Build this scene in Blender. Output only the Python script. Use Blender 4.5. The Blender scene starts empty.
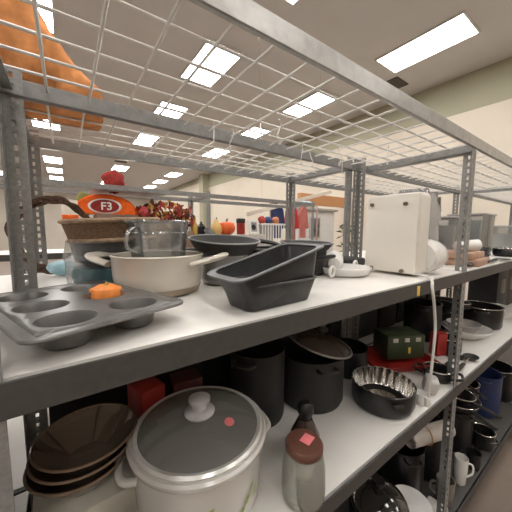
import bpy, bmesh, math, random
from mathutils import Vector, Matrix
random.seed(7)
PI = math.pi
C = bpy.context.scene.collection
S1, S2, S3, TOP = 1.435, 0.94, 0.25, 1.92      # shelf heights

# ------------------------------------------------------------------ materials
MATS = {}
def mat(name, col, rough=.5, metal=0, var=.06, scale=30, bump=0, spec=.5, coat=0, stretch=None):
    if name in MATS: return MATS[name]
    m = bpy.data.materials.new(name); m.use_nodes = True
    nt = m.node_tree; n = nt.nodes; l = nt.links
    b = n['Principled BSDF']
    b.inputs['Roughness'].default_value = rough; b.inputs['Metallic'].default_value = metal
    b.inputs['Specular IOR Level'].default_value = spec
    b.inputs['Coat Weight'].default_value = coat
    tc = n.new('ShaderNodeTexCoord'); nz = n.new('ShaderNodeTexNoise')
    nz.inputs['Scale'].default_value = scale; nz.inputs['Detail'].default_value = 4
    if stretch:
        mp = n.new('ShaderNodeMapping'); mp.inputs['Scale'].default_value = stretch
        l.new(tc.outputs['Object'], mp.inputs['Vector']); l.new(mp.outputs['Vector'], nz.inputs['Vector'])
    else: l.new(tc.outputs['Object'], nz.inputs['Vector'])
    rp = n.new('ShaderNodeValToRGB')
    rp.color_ramp.elements[0].position = .3; rp.color_ramp.elements[1].position = .7
    rp.color_ramp.elements[0].color = [max(0, c*(1-var)) for c in col]+[1]
    rp.color_ramp.elements[1].color = [min(1, c*(1+var)) for c in col]+[1]
    l.new(nz.outputs['Fac'], rp.inputs['Fac']); l.new(rp.outputs['Color'], b.inputs['Base Color'])
    if bump:
        bp = n.new('ShaderNodeBump'); bp.inputs['Strength'].default_value = bump; bp.inputs['Distance'].default_value = .004
        l.new(nz.outputs['Fac'], bp.inputs['Height']); l.new(bp.outputs['Normal'], b.inputs['Normal'])
    MATS[name] = m; return m
def clear(name, tint=(1, 1, 1), refl=1.0, rough=.05, alpha=.0, body=(.8, .8, .8), bump=0):
    """thin clear plastic or glass: see-through with a fresnel sheen and a little body colour"""
    if name in MATS: return MATS[name]
    m = bpy.data.materials.new(name); m.use_nodes = True
    nt = m.node_tree; n = nt.nodes; l = nt.links; n.clear()
    out = n.new('ShaderNodeOutputMaterial'); tr = n.new('ShaderNodeBsdfTransparent'); tr.inputs[0].default_value = (*tint, 1)
    gl = n.new('ShaderNodeBsdfGlossy'); gl.inputs['Roughness'].default_value = rough
    df = n.new('ShaderNodeBsdfDiffuse'); df.inputs[0].default_value = (*body, 1)
    lw = n.new('ShaderNodeLayerWeight'); lw.inputs['Blend'].default_value = .35
    mx1 = n.new('ShaderNodeMixShader'); mx1.inputs[0].default_value = alpha
    l.new(tr.outputs[0], mx1.inputs[1]); l.new(df.outputs[0], mx1.inputs[2])
    mu = n.new('ShaderNodeMath'); mu.operation = 'MULTIPLY_ADD'; mu.inputs[1].default_value = refl; mu.inputs[2].default_value = .06
    l.new(lw.outputs['Fresnel'], mu.inputs[0])
    mx2 = n.new('ShaderNodeMixShader'); l.new(mu.outputs[0], mx2.inputs[0])
    l.new(mx1.outputs[0], mx2.inputs[1]); l.new(gl.outputs[0], mx2.inputs[2]); l.new(mx2.outputs[0], out.inputs[0])
    if bump:
        nz = n.new('ShaderNodeTexNoise'); nz.inputs['Scale'].default_value = 38
        bp = n.new('ShaderNodeBump'); bp.inputs['Strength'].default_value = bump; bp.inputs['Distance'].default_value = .02
        l.new(nz.outputs['Fac'], bp.inputs['Height'])
        l.new(bp.outputs['Normal'], gl.inputs['Normal']); l.new(bp.outputs['Normal'], lw.inputs['Normal'])
    MATS[name] = m; return m
def emit(name, col, s):
    m = bpy.data.materials.new(name); m.use_nodes = True
    b = m.node_tree.nodes['Principled BSDF']; b.inputs['Base Color'].default_value = (.9, .9, .9, 1)
    b.inputs['Emission Color'].default_value = (*col, 1); b.inputs['Emission Strength'].default_value = s
    return m

STEEL  = mat('grey_hammered_steel', (.27, .268, .26), .42, .35, .16, 120, .25)
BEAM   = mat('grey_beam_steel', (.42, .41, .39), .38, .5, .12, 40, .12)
BEAMD  = mat('shaded_beam_steel', (.24, .236, .228), .45, .4, .14, 50, .12)  # beam steel with the shade of back and side beams put into its colour
LIP    = mat('dark_grey_lip', (.062, .058, .054), .55, .1, .1, 80)
BOARD  = mat('white_laminate', (.76, .73, .69), .38, 0, .03, 8)
BOARDL = mat('white_laminate_lower', (.74, .715, .675), .4, 0, .03, 8)
WIRE   = mat('white_coated_wire', (.66, .64, .6), .4, .1, .08, 40)
NONST  = mat('dark_nonstick', (.035, .035, .036), .38, .3, .15, 60, .05)
NONSTL = mat('grey_nonstick', (.12, .12, .122), .36, .6, .12, 50, .05)
BLACK  = mat('black_enamel', (.012, .011, .011), .3, 0, .2, 30)
BLACKM = mat('black_matte', (.016, .015, .014), .6, 0, .2, 30)
CREAM  = mat('cream_enamel', (.6, .55, .47), .3, 0, .05, 12, 0, .5, .3)
CREAMD = mat('brownish_cream_base', (.33, .26, .19), .5, 0, .15, 20)  # darker brownish tone for the pot's bottom edge
APPL   = mat('offwhite_plastic', (.74, .7, .625), .42, 0, .02, 10)
FOOT   = mat('brown_rubber', (.2, .165, .12), .7)
WHITE  = mat('white_ceramic', (.75, .73, .7), .25, 0, .03, 10, 0, .5, .3)
CHROME = mat('polished_steel', (.72, .7, .67), .16, 1, .06, 20)
WICK   = mat('brown_wicker', (.2, .125, .075), .8, 0, .4, 90, .8, .3, 0, (1, 1, 6))
WICKR  = mat('tan_wicker_rim', (.36, .25, .165), .8, 0, .3, 60, .6, .3)
TWIG   = mat('dark_twig', (.1, .06, .042), .9, 0, .5, 120, 1, .2)
ORANGE = mat('orange_fleece', (.8, .13, .02), .9, 0, .12, 40, .4, .2)
GOURD  = mat('orange_gourd', (.86, .27, .05), .5, 0, .2, 30)
YELLOW = mat('yellow_card', (.78, .52, .09), .6)
RED    = mat('red_print', (.33, .019, .014), .5, 0, .12, 20)
DKRED  = mat('dark_red_cloth', (.26, .03, .025), .9, 0, .25, 50, .4, .2)
GREEN  = mat('dark_green_tin', (.035, .05, .022), .4, 0, .15, 12)
TEAL   = mat('teal_paper', (.02, .14, .16), .5, 0, .2, 20)
PBLUE  = mat('pale_blue_plastic', (.36, .58, .68), .4, 0, .25, 20, .5)
NAVY   = mat('navy_cloth', (.03, .045, .12), .9, 0, .2, 30)
TERRA  = mat('orange_brown_weave', (.62, .26, .095), .85, 0, .28, 22, .9, .2)
BROWNL = mat('brown_lid', (.13, .055, .038), .3, 0, .15, 20)
PINK   = mat('pink_reflection', (.85, .22, .24), .5)
TAN    = mat('tan_wood', (.44, .29, .2), .6, 0, .2, 18, .1, .4, 0, (1, 12, 1))
OLIVE  = mat('olive_cloth', (.2, .19, .05), .8, 0, .2, 20)
LIDG   = mat('grey_plastic_lid', (.36, .34, .33), .3)
CLEAR  = clear('clear_plastic', (.93, .94, .94), .8, .12, .1, (.62, .62, .62))
FILM   = clear('crumpled_film', (.96, .95, .95), 1.0, .18, .36, (.9, .87, .85), 1.0)
GLASS  = clear('clear_glass', (.86, .86, .83), .75, .03, .06, (.7, .7, .66))
LIDGL  = clear('smoky_glass_lid', (.62, .61, .57), .55, .08, .3, (.5, .49, .46))
AMBER  = clear('brown_glass', (.55, .43, .34), 1.0, .06, .34, (.46, .36, .28))
JARGL  = clear('jar_glass', (.9, .91, .87), .7, .05, .22, (.75, .75, .7))

# ------------------------------------------------------------------ mesh helpers
def M4(loc=(0, 0, 0), rx=0, ry=0, rz=0):
    return Matrix.Translation(loc) @ Matrix.Rotation(rz, 4, 'Z') @ Matrix.Rotation(ry, 4, 'Y') @ Matrix.Rotation(rx, 4, 'X')
def new(): return bmesh.new()
def box(bm, c, s, bev=0, M=None, seg=2):
    t = bmesh.new(); bmesh.ops.create_cube(t, size=1)
    bmesh.ops.scale(t, vec=s, verts=t.verts)
    if bev: bmesh.ops.bevel(t, geom=t.edges[:], offset=bev, segments=seg, affect='EDGES', profile=.5)
    bmesh.ops.translate(t, vec=c, verts=t.verts)
    if M: bmesh.ops.transform(t, matrix=M, verts=t.verts)
    merge(bm, t); return bm
def merge(bm, t):
    vm = {v: bm.verts.new(v.co) for v in t.verts}
    for f in t.faces:
        try:
            g = bm.faces.new([vm[v] for v in f.verts]); g.smooth = f.smooth
        except ValueError: pass
    t.free()
def lathe(bm, prof, seg=40, M=None, rfun=None, sx=1, sy=1):
    rings = []
    for r, z in prof:
        if r < 1e-6:
            rings.append([bm.verts.new((M or Matrix()) @ Vector((0, 0, z)))])
        else:
            ring = []
            for k in range(seg):
                a = 2*PI*k/seg; rr = r*(rfun(a, z) if rfun else 1)
                ring.append(bm.verts.new((M or Matrix()) @ Vector((rr*math.cos(a)*sx, rr*math.sin(a)*sy, z))))
            rings.append(ring)
    for A, B in zip(rings, rings[1:]):
        if len(A) == 1 and len(B) == 1: continue
        for k in range(seg):
            j = (k+1) % seg
            if len(A) == 1: bm.faces.new((A[0], B[j], B[k]))
            elif len(B) == 1: bm.faces.new((A[k], A[j], B[0]))
            else: bm.faces.new((A[k], A[j], B[j], B[k]))
    return bm
def smoothpath(pts, n=6):
    pts = [Vector(p) for p in pts]; out = []
    for i in range(len(pts)-1):
        p0 = pts[max(i-1, 0)]; p1 = pts[i]; p2 = pts[i+1]; p3 = pts[min(i+2, len(pts)-1)]
        for k in range(n):
            t = k/n
            out.append(.5*((2*p1)+(p2-p0)*t+(2*p0-5*p1+4*p2-p3)*t*t+(3*p1-p0-3*p2+p3)*t**3))
    out.append(pts[-1]); return out
def tube(bm, pts, r, seg=8, closed=False, flat=None, M=None):
    pts = [Vector(p) for p in pts]; n = len(pts); rings = []
    up = None
    for i, p in enumerate(pts):
        if closed: t = pts[(i+1) % n]-pts[i-1]
        else: t = pts[min(i+1, n-1)]-pts[max(i-1, 0)]
        t.normalize()
        if up is None:
            up = Vector((0, 0, 1)) if abs(t.z) < .9 else Vector((1, 0, 0))
        up = (up - t*up.dot(t)); up.normalize(); sd = t.cross(up)
        rr = r[i] if isinstance(r, (list, tuple)) else r
        ra, rb = (rr, rr) if not flat else (rr*flat[0], rr*flat[1])
        rings.append([bm.verts.new((M or Matrix()) @ (p + sd*math.cos(2*PI*k/seg)*ra + up*math.sin(2*PI*k/seg)*rb)) for k in range(seg)])
    m = n if closed else n-1
    for i in range(m):
        A, B = rings[i], rings[(i+1) % n]
        for k in range(seg):
            j = (k+1) % seg; bm.faces.new((A[k], A[j], B[j], B[k]))
    if not closed:
        bm.faces.new(rings[0][::-1]); bm.faces.new(rings[-1])
    return bm
def rrect(w, d, rad, n=5):
    pts = []
    for cx, cy, a0 in ((w/2-rad, d/2-rad, 0), (-w/2+rad, d/2-rad, PI/2), (-w/2+rad, -d/2+rad, PI), (w/2-rad, -d/2+rad, 1.5*PI)):
        for k in range(n+1):
            a = a0+PI/2*k/n; pts.append((cx+rad*math.cos(a), cy+rad*math.sin(a)))
    return pts
def loft(bm, secs, M=None, capb=True, capt=True):
    """secs: (w, d, rad, z)"""
    rings = []
    for w, d, rad, z in secs:
        rings.append([bm.verts.new((M or Matrix()) @ Vector((x, y, z))) for x, y in rrect(w, d, rad)])
    n = len(rings[0])
    for A, B in zip(rings, rings[1:]):
        for k in range(n):
            j = (k+1) % n; bm.faces.new((A[k], A[j], B[j], B[k]))
    if capb: bm.faces.new(rings[0][::-1])
    if capt: bm.faces.new(rings[-1])
    return bm
def slab(bm, pts, y0, y1, M=None):
    """extrude a polygon given in x,z between y0 and y1"""
    a = [bm.verts.new((M or Matrix()) @ Vector((x, y0, z))) for x, z in pts]
    b = [bm.verts.new((M or Matrix()) @ Vector((x, y1, z))) for x, z in pts]
    n = len(pts)
    bm.faces.new(a); bm.faces.new(b[::-1])
    for k in range(n):
        j = (k+1) % n; bm.faces.new((a[j], a[k], b[k], b[j]))
    return bm
def obj(name, bm, m, parent=None, smooth=True, ang=40, label=None):
    bmesh.ops.recalc_face_normals(bm, faces=bm.faces[:])
    me = bpy.data.meshes.new(name); bm.to_mesh(me); bm.free()
    me.materials.append(m)
    if smooth:
        for p in me.polygons: p.use_smooth = True
        me.set_sharp_from_angle(angle=math.radians(ang))
    o = bpy.data.objects.new(name, me); C.objects.link(o)
    if parent: o.parent = parent
    if label: o['label'] = label
    return o
def thing(name, label, cat, loc=(0, 0, 0), rz=0, group=None, rx=0, ry=0):
    o = bpy.data.objects.new(name, None); C.objects.link(o); o.empty_display_size = .05
    o.location = loc; o.rotation_euler = (rx, ry, rz); tag(o, label, cat, group); return o
def tag(o, label, cat, group=None):
    o['label'] = label; o['category'] = cat
    if group: o['group'] = group
    return o
def one(name, bm, m, label, cat, loc=(0, 0, 0), rz=0, group=None, rx=0, ry=0, smooth=True):
    o = obj(name, bm, m, None, smooth); o.location = loc; o.rotation_euler = (rx, ry, rz); return tag(o, label, cat, group)
def struct(name, bm, m, parent=None):
    o = obj(name, bm, m, parent, False)
    if not parent: o['kind'] = 'structure'
    return o
def dup(root, loc, rz, label, group=None):
    r = root.copy(); C.objects.link(r); r.location = loc; r.rotation_euler[2] = rz; r['label'] = label
    if group: r['group'] = group
    for ch in list(root.children):
        c = ch.copy(); C.objects.link(c); c.parent = r
        for g in list(ch.children):
            d = g.copy(); C.objects.link(d); d.parent = c
    return r

# ------------------------------------------------------------------ room shell
CH = 4.5
FLOORM = mat('brown_vinyl_floor', (.2, .155, .125), .45, 0, .1, 4)
CEILM = mat('grey_white_ceiling', (.68, .665, .65), .9, 0, .03, 2)
CREAMW = mat('cream_wall_paint', (.72, .645, .54), .8, 0, .03, 1.5)
OLIVEW = mat('olive_wall_paint', (.4, .385, .28), .8, 0, .03, 1.5)
FARW = mat('far_wall_paint', (.66, .6, .52), .8, 0, .03, 1.5)
b = new(); box(b, (-1.5, 10, -.05), (16, 30, .1)); struct('floor', b, FLOORM)
b = new(); box(b, (-1.5, 10, CH+.05), (16, 30, .1)); struct('ceiling', b, CEILM)
b = new(); box(b, (6.3, 10, CH/2), (.2, 30, CH)); struct('wall_right', b, CREAMW)
b = new(); box(b, (6.2, 4.1, 4.16), (.008, 18, .68)); struct('trim_1', b, OLIVEW)
b = new(); box(b, (6.05, 13.3, CH/2), (.35, .45, CH)); struct('trim_2', b, OLIVEW)
b = new(); box(b, (6.2, 19.2, 4.36), (.008, 11.4, .28)); struct('trim_3', b, OLIVEW)
b = new(); box(b, (-1.5, 24.9, CH/2), (16, .2, CH)); struct('wall_back', b, FARW)
b = new(); box(b, (-9.4, 10, CH/2), (.2, 30, CH)); struct('wall_left', b, FARW)
b = new(); box(b, (-1.5, -5.1, CH/2), (16, .2, CH)); struct('wall_front', b, FARW)

# ceiling lights on the 2.44 m grid
LITE = emit('light_diffuser', (1, .975, .94), 15)
FRAME = mat('white_light_frame', (.7, .69, .67), .5)
def ceiling_light(loc, label):
    t = thing('ceiling_light', label, 'ceiling light', loc, 0, 'ceiling light panels')
    b = new()
    for sx in (-1, 1): box(b, (sx*.31, 0, -.012), (.024, 1.26, .024))
    for sy in (-1, 1): box(b, (0, sy*.618, -.012), (.6, .024, .024))
    obj('frame', b, FRAME, t, False)
    b = new(); box(b, (0, 0, -.008), (.6, 1.215, .012)); obj('diffuser', b, LITE, t, False)
    return t
ORD = ['nearest', 'second nearest', 'third nearest', 'fourth nearest', 'fifth nearest', 'sixth nearest', 'seventh nearest', 'eighth nearest', 'farthest']
first = None
for x, nm in ((4.75, 'in the right-hand row beside the cream wall'), (2.22, 'in the middle row'), (-.3, 'in the left-hand row'),
              (-2.75, 'in the outer row left of the left-hand row'), (-5.2, 'in the row by the left wall')):
    for k in range(-2, 9):
        y = 2.15+2.42*k
        if k >= 0: lab = ORD[k]+' white rectangular ceiling light panel '+nm
        else: lab = ('first' if k == -1 else 'second')+' ceiling light behind the viewer '+nm
        if first is None: first = ceiling_light((x, y, CH), lab)
        else: dup(first, (x, y, CH), 0, lab)
def vent(loc, label):
    t = thing('ceiling_vent', label, 'ceiling vent', loc)
    b = new(); box(b, (0, 0, -.008), (.44, .28, .014)); obj('backing', b, mat('dark_vent', (.1, .085, .075), .7), t, False)
    b = new()
    for k in range(6): box(b, (0, -.1+.04*k, -.018), (.42, .008, .012))
    obj('louvre', b, mat('grey_vent_slat', (.2, .18, .165), .6), t, False)
vent((5.45, 2.95, CH), 'dark square ceiling vent beside the near right-hand light panel')
vent((2.05, 12.9, CH), 'dark ceiling vent far along the middle row of lights')

# ------------------------------------------------------------------ shelving
def flange(bm, H, w, axis, sgn, c, th=.003, pitch=.0265):
    """one punched leg of a slotted angle post: ladder of strips with real slots"""
    n = int(H/pitch); x0, y0 = c
    def q(a0, a1, z0, z1):
        if axis == 'x': box(bm, (x0+sgn*(a0+a1)/2, y0, (z0+z1)/2), (a1-a0, th, z1-z0))
        else: box(bm, (x0, y0+sgn*(a0+a1)/2, (z0+z1)/2), (th, a1-a0, z1-z0))
    s = .008
    q(0, w/2-s/2, 0, H); q(w/2+s/2, w, 0, H)
    for k in range(n+1):
        z0 = k*pitch-.0055; q(w/2-s/2, w/2+s/2, max(0, z0), min(H, z0+.011))
def add_post(root, x, y, sx, sy, H=1.965, w=.04):
    b = new(); flange(b, H, w, 'x', sx, (x, y)); flange(b, H, w, 'y', sy, (x, y))
    return obj('post', b, STEEL, root, False)
def shelving(label, x0, x1, yf, yb, left=True, levels=(S1, S2, S3), right=True, wire=True, group=None, skew=0):
    t = thing('shelving_unit', label, 'shelving unit', ((x0+x1)/2, (yf+yb)/2, 0), 0, group)
    ox, oy = (x0+x1)/2, (yf+yb)/2; hx, hy = (x1-x0)/2, (yb-yf)/2
    if left: add_post(t, -hx, -hy, 1, 1); add_post(t, -hx, hy, 1, -1)
    if right: add_post(t, hx, -hy, -1, 1); add_post(t, hx-skew, hy, -1, -1)
    for z in levels:
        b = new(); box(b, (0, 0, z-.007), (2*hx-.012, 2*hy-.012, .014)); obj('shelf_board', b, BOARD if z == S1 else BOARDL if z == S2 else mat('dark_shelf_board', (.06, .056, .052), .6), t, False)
        for sy in (-1, 1):
            b = new(); box(b, (0, sy*(hy+.0035), z-.022), (2*hx, .004, .043), .001); box(b, (0, sy*(hy-.014), z-.0415), (2*hx, .032, .003))
            obj('shelf_beam', b, LIP, t, False)
        for sx in (-1, 1):
            b = new(); box(b, (sx*(hx-.008), 0, z-.03), (.004, 2*hy-.01, .03), .001); obj('side_beam', b, LIP, t, False)
    z = TOP
    for sy in (-1, 1):
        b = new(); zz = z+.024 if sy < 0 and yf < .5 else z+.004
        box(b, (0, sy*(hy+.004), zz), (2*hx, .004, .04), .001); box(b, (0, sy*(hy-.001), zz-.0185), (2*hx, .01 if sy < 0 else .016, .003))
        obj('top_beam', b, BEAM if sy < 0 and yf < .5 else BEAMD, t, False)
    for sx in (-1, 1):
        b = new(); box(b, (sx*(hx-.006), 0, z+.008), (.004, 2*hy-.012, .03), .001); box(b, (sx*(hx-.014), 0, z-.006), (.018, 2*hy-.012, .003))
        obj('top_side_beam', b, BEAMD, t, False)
    if wire:
        b = new(); nx = int(round(2*hx/.083)); ny = int(round(2*hy/.0765)); zw = z+.0065
        for k in range(1, nx):
            x = -hx+2*hx*k/nx; tube(b, [(x, -hy+.006, zw), (x, hy-.006, zw)], .0031, 6)
        for k in range(1, ny):
            y = -hy+2*hy*k/ny; tube(b, [(-hx+.006, y, zw+.005), (hx-.006, y, zw+.005)], .0031, 6)
        obj('wire_deck', b, WIRE, t)
    return t
XL, XR = -.105, 1.335
YF, YB, YM = .386, .846, 1.306
W = XR-XL
main_unit = shelving('grey steel shelving unit in front holding the muffin tin, loaf pans and white appliance', XL, XR, YF, YB-.003, skew=.095)
shelving('grey shelving unit right of the white appliance, beyond the near right-hand post', XR, XR+W, YF, YB-.003, left=False)
shelving('third shelving unit to the right, last before the right edge of the photo', XR+W, XR+2*W, YF, YB-.003, left=False)
shelving('grey shelving unit cut off by the left edge of the photo', XL-W, XL, YF, YB-.003, right=False)
shelving('grey shelving unit standing back to back behind the cream pot and basket', XL, XR-.135, YB+.006, YM)
shelving('grey shelving unit standing back to back behind the right-hand bay', XR-.135, XR-.135+W, YB+.006, YM, left=False)
shelving('grey shelving unit behind the left-edge bay, back to back with it', XL-W, XL, YB+.006, YM, right=False)
CY0, CY1 = 2.35, 2.81
shelving('grey shelving unit across the aisle holding the orange cushion and leaf garland', -.3, 1.13, CY0, CY1, wire=False)
shelving('grey shelving unit across the aisle holding the small orange pumpkin', 1.13, 2.56, CY0, CY1, left=False, wire=False)
shelving('grey shelving unit across the aisle behind the left posts', -1.73, -.3, CY0, CY1, right=False, wire=False)

# clear hooks hanging from the wire deck
def hook(loc, rz, label):
    b = new(); p = [(0, 0, .012), (.008, 0, .016), (.014, 0, .008), (.008, 0, -.012), (-.002, 0, -.03), (-.006, 0, -.046), (.002, 0, -.058), (.014, 0, -.054), (.018, 0, -.042)]
    tube(b, smoothpath(p, 4), .0016, 6)
    return one('plastic_hook', b, mat('milky_hook', (.62, .6, .56), .3), label, 'hook', loc, rz, 'clear hooks on the wire deck')
HK = [((.55, .66), .3, 'clear S-hook nearest the front beam, below the long light panel'), ((.40, .80), 1.1, 'clear S-hook under the dark ceiling patch, leftmost of the hooks'),
      ((.79, .80), .5, 'clear S-hook on the wire deck near the back post, left one'), ((.93, .72), .9, 'clear S-hook on the wire deck left of the right side beam'),
      ((1.07, .60), .2, 'clear S-hook on the wire deck above the white appliance'), ((.86, .81), 1.4, 'clear S-hook on the wire deck close to the back post, right one'),
      ((1.05, .80), .7, 'clear S-hook in the back corner beside the middle post'), ((.47, .815), .2, 'small clear S-hook at the back beam, second from the left')]
for (x, y), rz, lab in HK: hook((x, y, TOP+.006), rz, lab)

# ------------------------------------------------------------------ things on the upper front shelf
# muffin tin
def muffin_tin():
    t = thing('muffin_tin', 'dark grey six-cup muffin tin at the left front of the upper shelf', 'baking pan', (.008, .578, S1+.001), math.radians(19))
    b = new(); cs = .1025; R = .0385; N = 32; zt = .037
    for i in range(2):
        for j in range(3):
            cx, cy = (i-.5)*.1, (j-1)*.104
            wx, wy = .05, .052
            sq, ci, bo = [], [], []
            for k in range(N):
                a = 2*PI*k/N; c, s = math.cos(a), math.sin(a); f = 1/max(abs(c), abs(s))
                sq.append(b.verts.new((cx+c*f*wx, cy+s*f*wy, zt)))
                ci.append(b.verts.new((cx+c*R, cy+s*R, zt)))
            r1 = [b.verts.new((cx+math.cos(2*PI*k/N)*(R-.002), cy+math.sin(2*PI*k/N)*(R-.002), zt-.004)) for k in range(N)]
            r2 = [b.verts.new((cx+math.cos(2*PI*k/N)*(R-.008), cy+math.sin(2*PI*k/N)*(R-.008), .004)) for k in range(N)]
            r3 = [b.verts.new((cx+math.cos(2*PI*k/N)*(R-.012), cy+math.sin(2*PI*k/N)*(R-.012), .001)) for k in range(N)]
            for A, B in ((sq, ci), (ci, r1), (r1, r2), (r2, r3)):
                for k in range(N):
                    q = (k+1) % N; b.faces.new((A[k], A[q], B[q], B[k]))
            b.faces.new(r3)
    bmesh.ops.remove_doubles(b, verts=b.verts[:], dist=.0006)
    TINM = mat('grey_baking_tin', (.17, .165, .16), .33, .5, .12, 40, .05)
    o = obj('cup_tray', b, TINM, t)
    o.modifiers.new('thick', 'SOLIDIFY').thickness = .0012
    b = new()   # flat border with rolled edge
    ring = [(x, y) for x, y in rrect(.228, .338, .022, 6)]; inn = [(x, y) for x, y in rrect(.199, .311, .001, 6)]
    A = [b.verts.new((x, y, zt)) for x, y in ring]; B = [b.verts.new((x, y, zt)) for x, y in inn]
    for k in range(len(A)):
        q = (k+1) % len(A); b.faces.new((A[k], A[q], B[q], B[k]))
    tube(b, [(x, y, zt-.002) for x, y in ring], .003, 8, True)
    obj('rim', b, TINM, t)
    return t
muffin_tin()
b = new(); lathe(b, [(0, -.024), (.016, -.022), (.031, -.008), (.034, .004), (.028, .017), (.012, .024), (0, .022)], 40, None, lambda a, z: 1+.05*math.cos(8*a))
g = thing('ornamental_gourd', 'small orange gourd sitting in a cup of the muffin tin', 'gourd', (.062, .637, S1+.026))
obj('body', b, GOURD, g)
b = new(); tube(b, [(0, 0, .02), (.002, 0, .025), (.004, 0, .028)], .004, 6); obj('stem', b, mat('pale_stem', (.6, .38, .12), .7), g)

# loaf pans
def loaf_pan(name, label, loc, rz, ry, L=.205, Wd=.098, h=.064, m=NONST, rx=0, flange=.03):
    t = thing(name, label, 'loaf pan', loc, rz, 'dark loaf pans', rx, ry)
    b = new(); f = 1.16
    loft(b, [(L*.97, Wd*.94, .018, 0), (L, Wd, .022, .004), (L*f, Wd*f*1.06, .026, h), (L*f+.006, Wd*f*1.06+.006, .028, h+.001),
             (L*f-.004, Wd*f*1.06-.004, .026, h-.002), (L*.995, Wd*.99, .02, .006), (L*.96, Wd*.93, .016, .0025)], None, True, True)
    obj('body', b, m, t, True, 50)
    b = new(); A = rrect(L*f+flange, Wd*f*1.06+flange*.55, .03); B = rrect(L*f-.002, Wd*f*1.06-.002, .026)
    for z in (h+.0005, h+.0025):
        va = [b.verts.new((x, y, z)) for x, y in A]; vb = [b.verts.new((x, y, z)) for x, y in B]
        for k in range(len(A)):
            q = (k+1) % len(A); b.faces.new((va[k], va[q], vb[q], vb[k]))
    tube(b, [(x, y, h+.0015) for x, y in A], .0026, 8, True)
    obj('rim', b, NONSTL, t, True, 50)
    return t
loaf_pan('loaf_pan', 'lower dark grey loaf pan flat on the shelf under a tilted one', (.379, .476, S1+.001), math.radians(3), 0, .188, .09, .052, flange=.002)
loaf_pan('loaf_pan', 'upper dark grey loaf pan tilted up at its right end inside another pan', (.388, .476, S1+.0275), math.radians(3), math.radians(-14), .2, .1, .074)

# cream casserole with lug handles
t = thing('casserole_pot', 'cream enamel pot with broad lug handle behind the muffin tin', 'pot', (.2, .735, S1+.001))
b = new(); lathe(b, [(0, 0), (.085, 0), (.1, .006), (.109, .02), (.113, .05), (.115, .095), (.118, .099), (.116, .102), (.111, .1), (.109, .05), (.104, .02), (.095, .008), (0, .006)], 56)
obj('body', b, CREAM, t)
b = new(); lathe(b, [(.086, -.0005), (.101, .0055), (.1095, .018), (.1105, .019), (.103, .004), (.087, -.001)], 56); obj('base_ring', b, CREAMD, t)
for a in (-38, 142):
    b = new(); R = Matrix.Rotation(math.radians(a), 4, 'Z')
    p = smoothpath([(.105, -.056, .078), (.14, -.052, .088), (.166, -.03, .095), (.172, 0, .096), (.166, .03, .095), (.14, .052, .088), (.105, .056, .078)], 5)
    tube(b, p, .013, 10, False, (1.3, .6), R); obj('handle', b, CREAM, t)
# clear container standing inside it
t = thing('clear_container', 'tall clear plastic tub standing inside the cream enamel pot', 'container', (.2, .735, S1+.008), math.radians(10))
b = new(); loft(b, [(.1, .1, .03, 0), (.108, .108, .034, .003), (.135, .135, .04, .178), (.132, .132, .039, .178), (.104, .104, .032, .004), (.1, .1, .03, .003)]); obj('tub', b, CLEAR, t)
b = new(); tube(b, [(x, y, .178) for x, y in rrect(.14, .14, .042)], .004, 8, True); obj('rim', b, CLEAR, t)
b = new(); tube(b, [(x, y, .15) for x, y in rrect(.135, .135, .04)], .002, 8, True); obj('bead', b, CLEAR, t)
b = new(); tube(b, smoothpath([(-.066, -.02, .165), (-.085, -.02, .15), (-.088, -.02, .115), (-.062, -.02, .1)], 5), .007, 8, False, (1.4, .6)); obj('handle', b, CLEAR, t)

# wicker basket, twig wreath, dark bowl, blue bag
def wicker_basket(loc, rz, ry, label, r=.125, h=.06):
    t = thing('wicker_basket', label, 'basket', loc, rz, None, 0, ry)
    b = new(); N = 72
    lathe(b, [(0, 0), (r*.8, 0), (r*.86, .004), (r*.97, h), (r*.93, h), (r*.82, .008), (0, .006)], N, None, lambda a, z: 1+.018*math.cos(36*a+z*500), 1.12, 1); obj('woven_body', b, WICK, t)
    for z, rr in ((h, r*.97), (.004, r*.86)):
        b = new()
        tube(b, [(rr*1.12*math.cos(2*PI*k/60), rr*math.sin(2*PI*k/60), z) for k in range(60)], .0065, 8, True); obj('rim', b, WICKR, t)
    return t
# dark wrapped bowl below
t = thing('wrapped_bowl', 'dark glass bowl on teal paper, wrapped in clear film, under the wicker basket', 'bowl', (.1, .945, S1+.001))
b = new(); lathe(b, [(0, .05), (.05, .05), (.085, .075), (.098, .132), (.095, .132), (.08, .08), (.04, .058), (0, .057)], 40); obj('glass_bowl', b, BLACK, t)
b = new(); lathe(b, [(0, 0), (.088, 0), (.094, .03), (.088, .052), (.05, .054), (0, .054)], 40, None, lambda a, z: 1+.03*math.cos(9*a+40*z)); obj('teal_base', b, TEAL, t)
b = new(); lathe(b, [(.103, .0), (.108, .04), (.109, .09), (.105, .132)], 44, None, lambda a, z: 1+.03*math.sin(7*a+60*z)+.02*math.sin(13*a-90*z)); obj('film', b, clear('dark_film', (.93, .92, .92), .4, .08, .02, (.5, .5, .5), .9), t)
wicker_basket((.125, .95, S1+.134), math.radians(8), math.radians(-3), 'shallow brown wicker basket with tan rims behind the clear tub')
def ring_of_twigs(R, r, n=7):
    b = new()
    for q in range(n):
        ph = random.random()*6; k1 = random.choice((2, 3, 4)); p = []
        for k in range(90):
            a = 2*PI*k/90; rr = R+r*.6*math.cos(k1*a+ph)+r*.3*math.sin(9*a+ph*2); zz = r*.6*math.sin(k1*a+ph)
            p.append((rr*math.cos(a), zz, rr*math.sin(a)))
        tube(b, p, r*.42, 6, True)
    return b
one('twig_wreath', ring_of_twigs(.124, .015), TWIG, 'dark brown twig wreath standing upright behind the left post', 'wreath', (-.03, 1.2, S1+.142), math.radians(-8))
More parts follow.
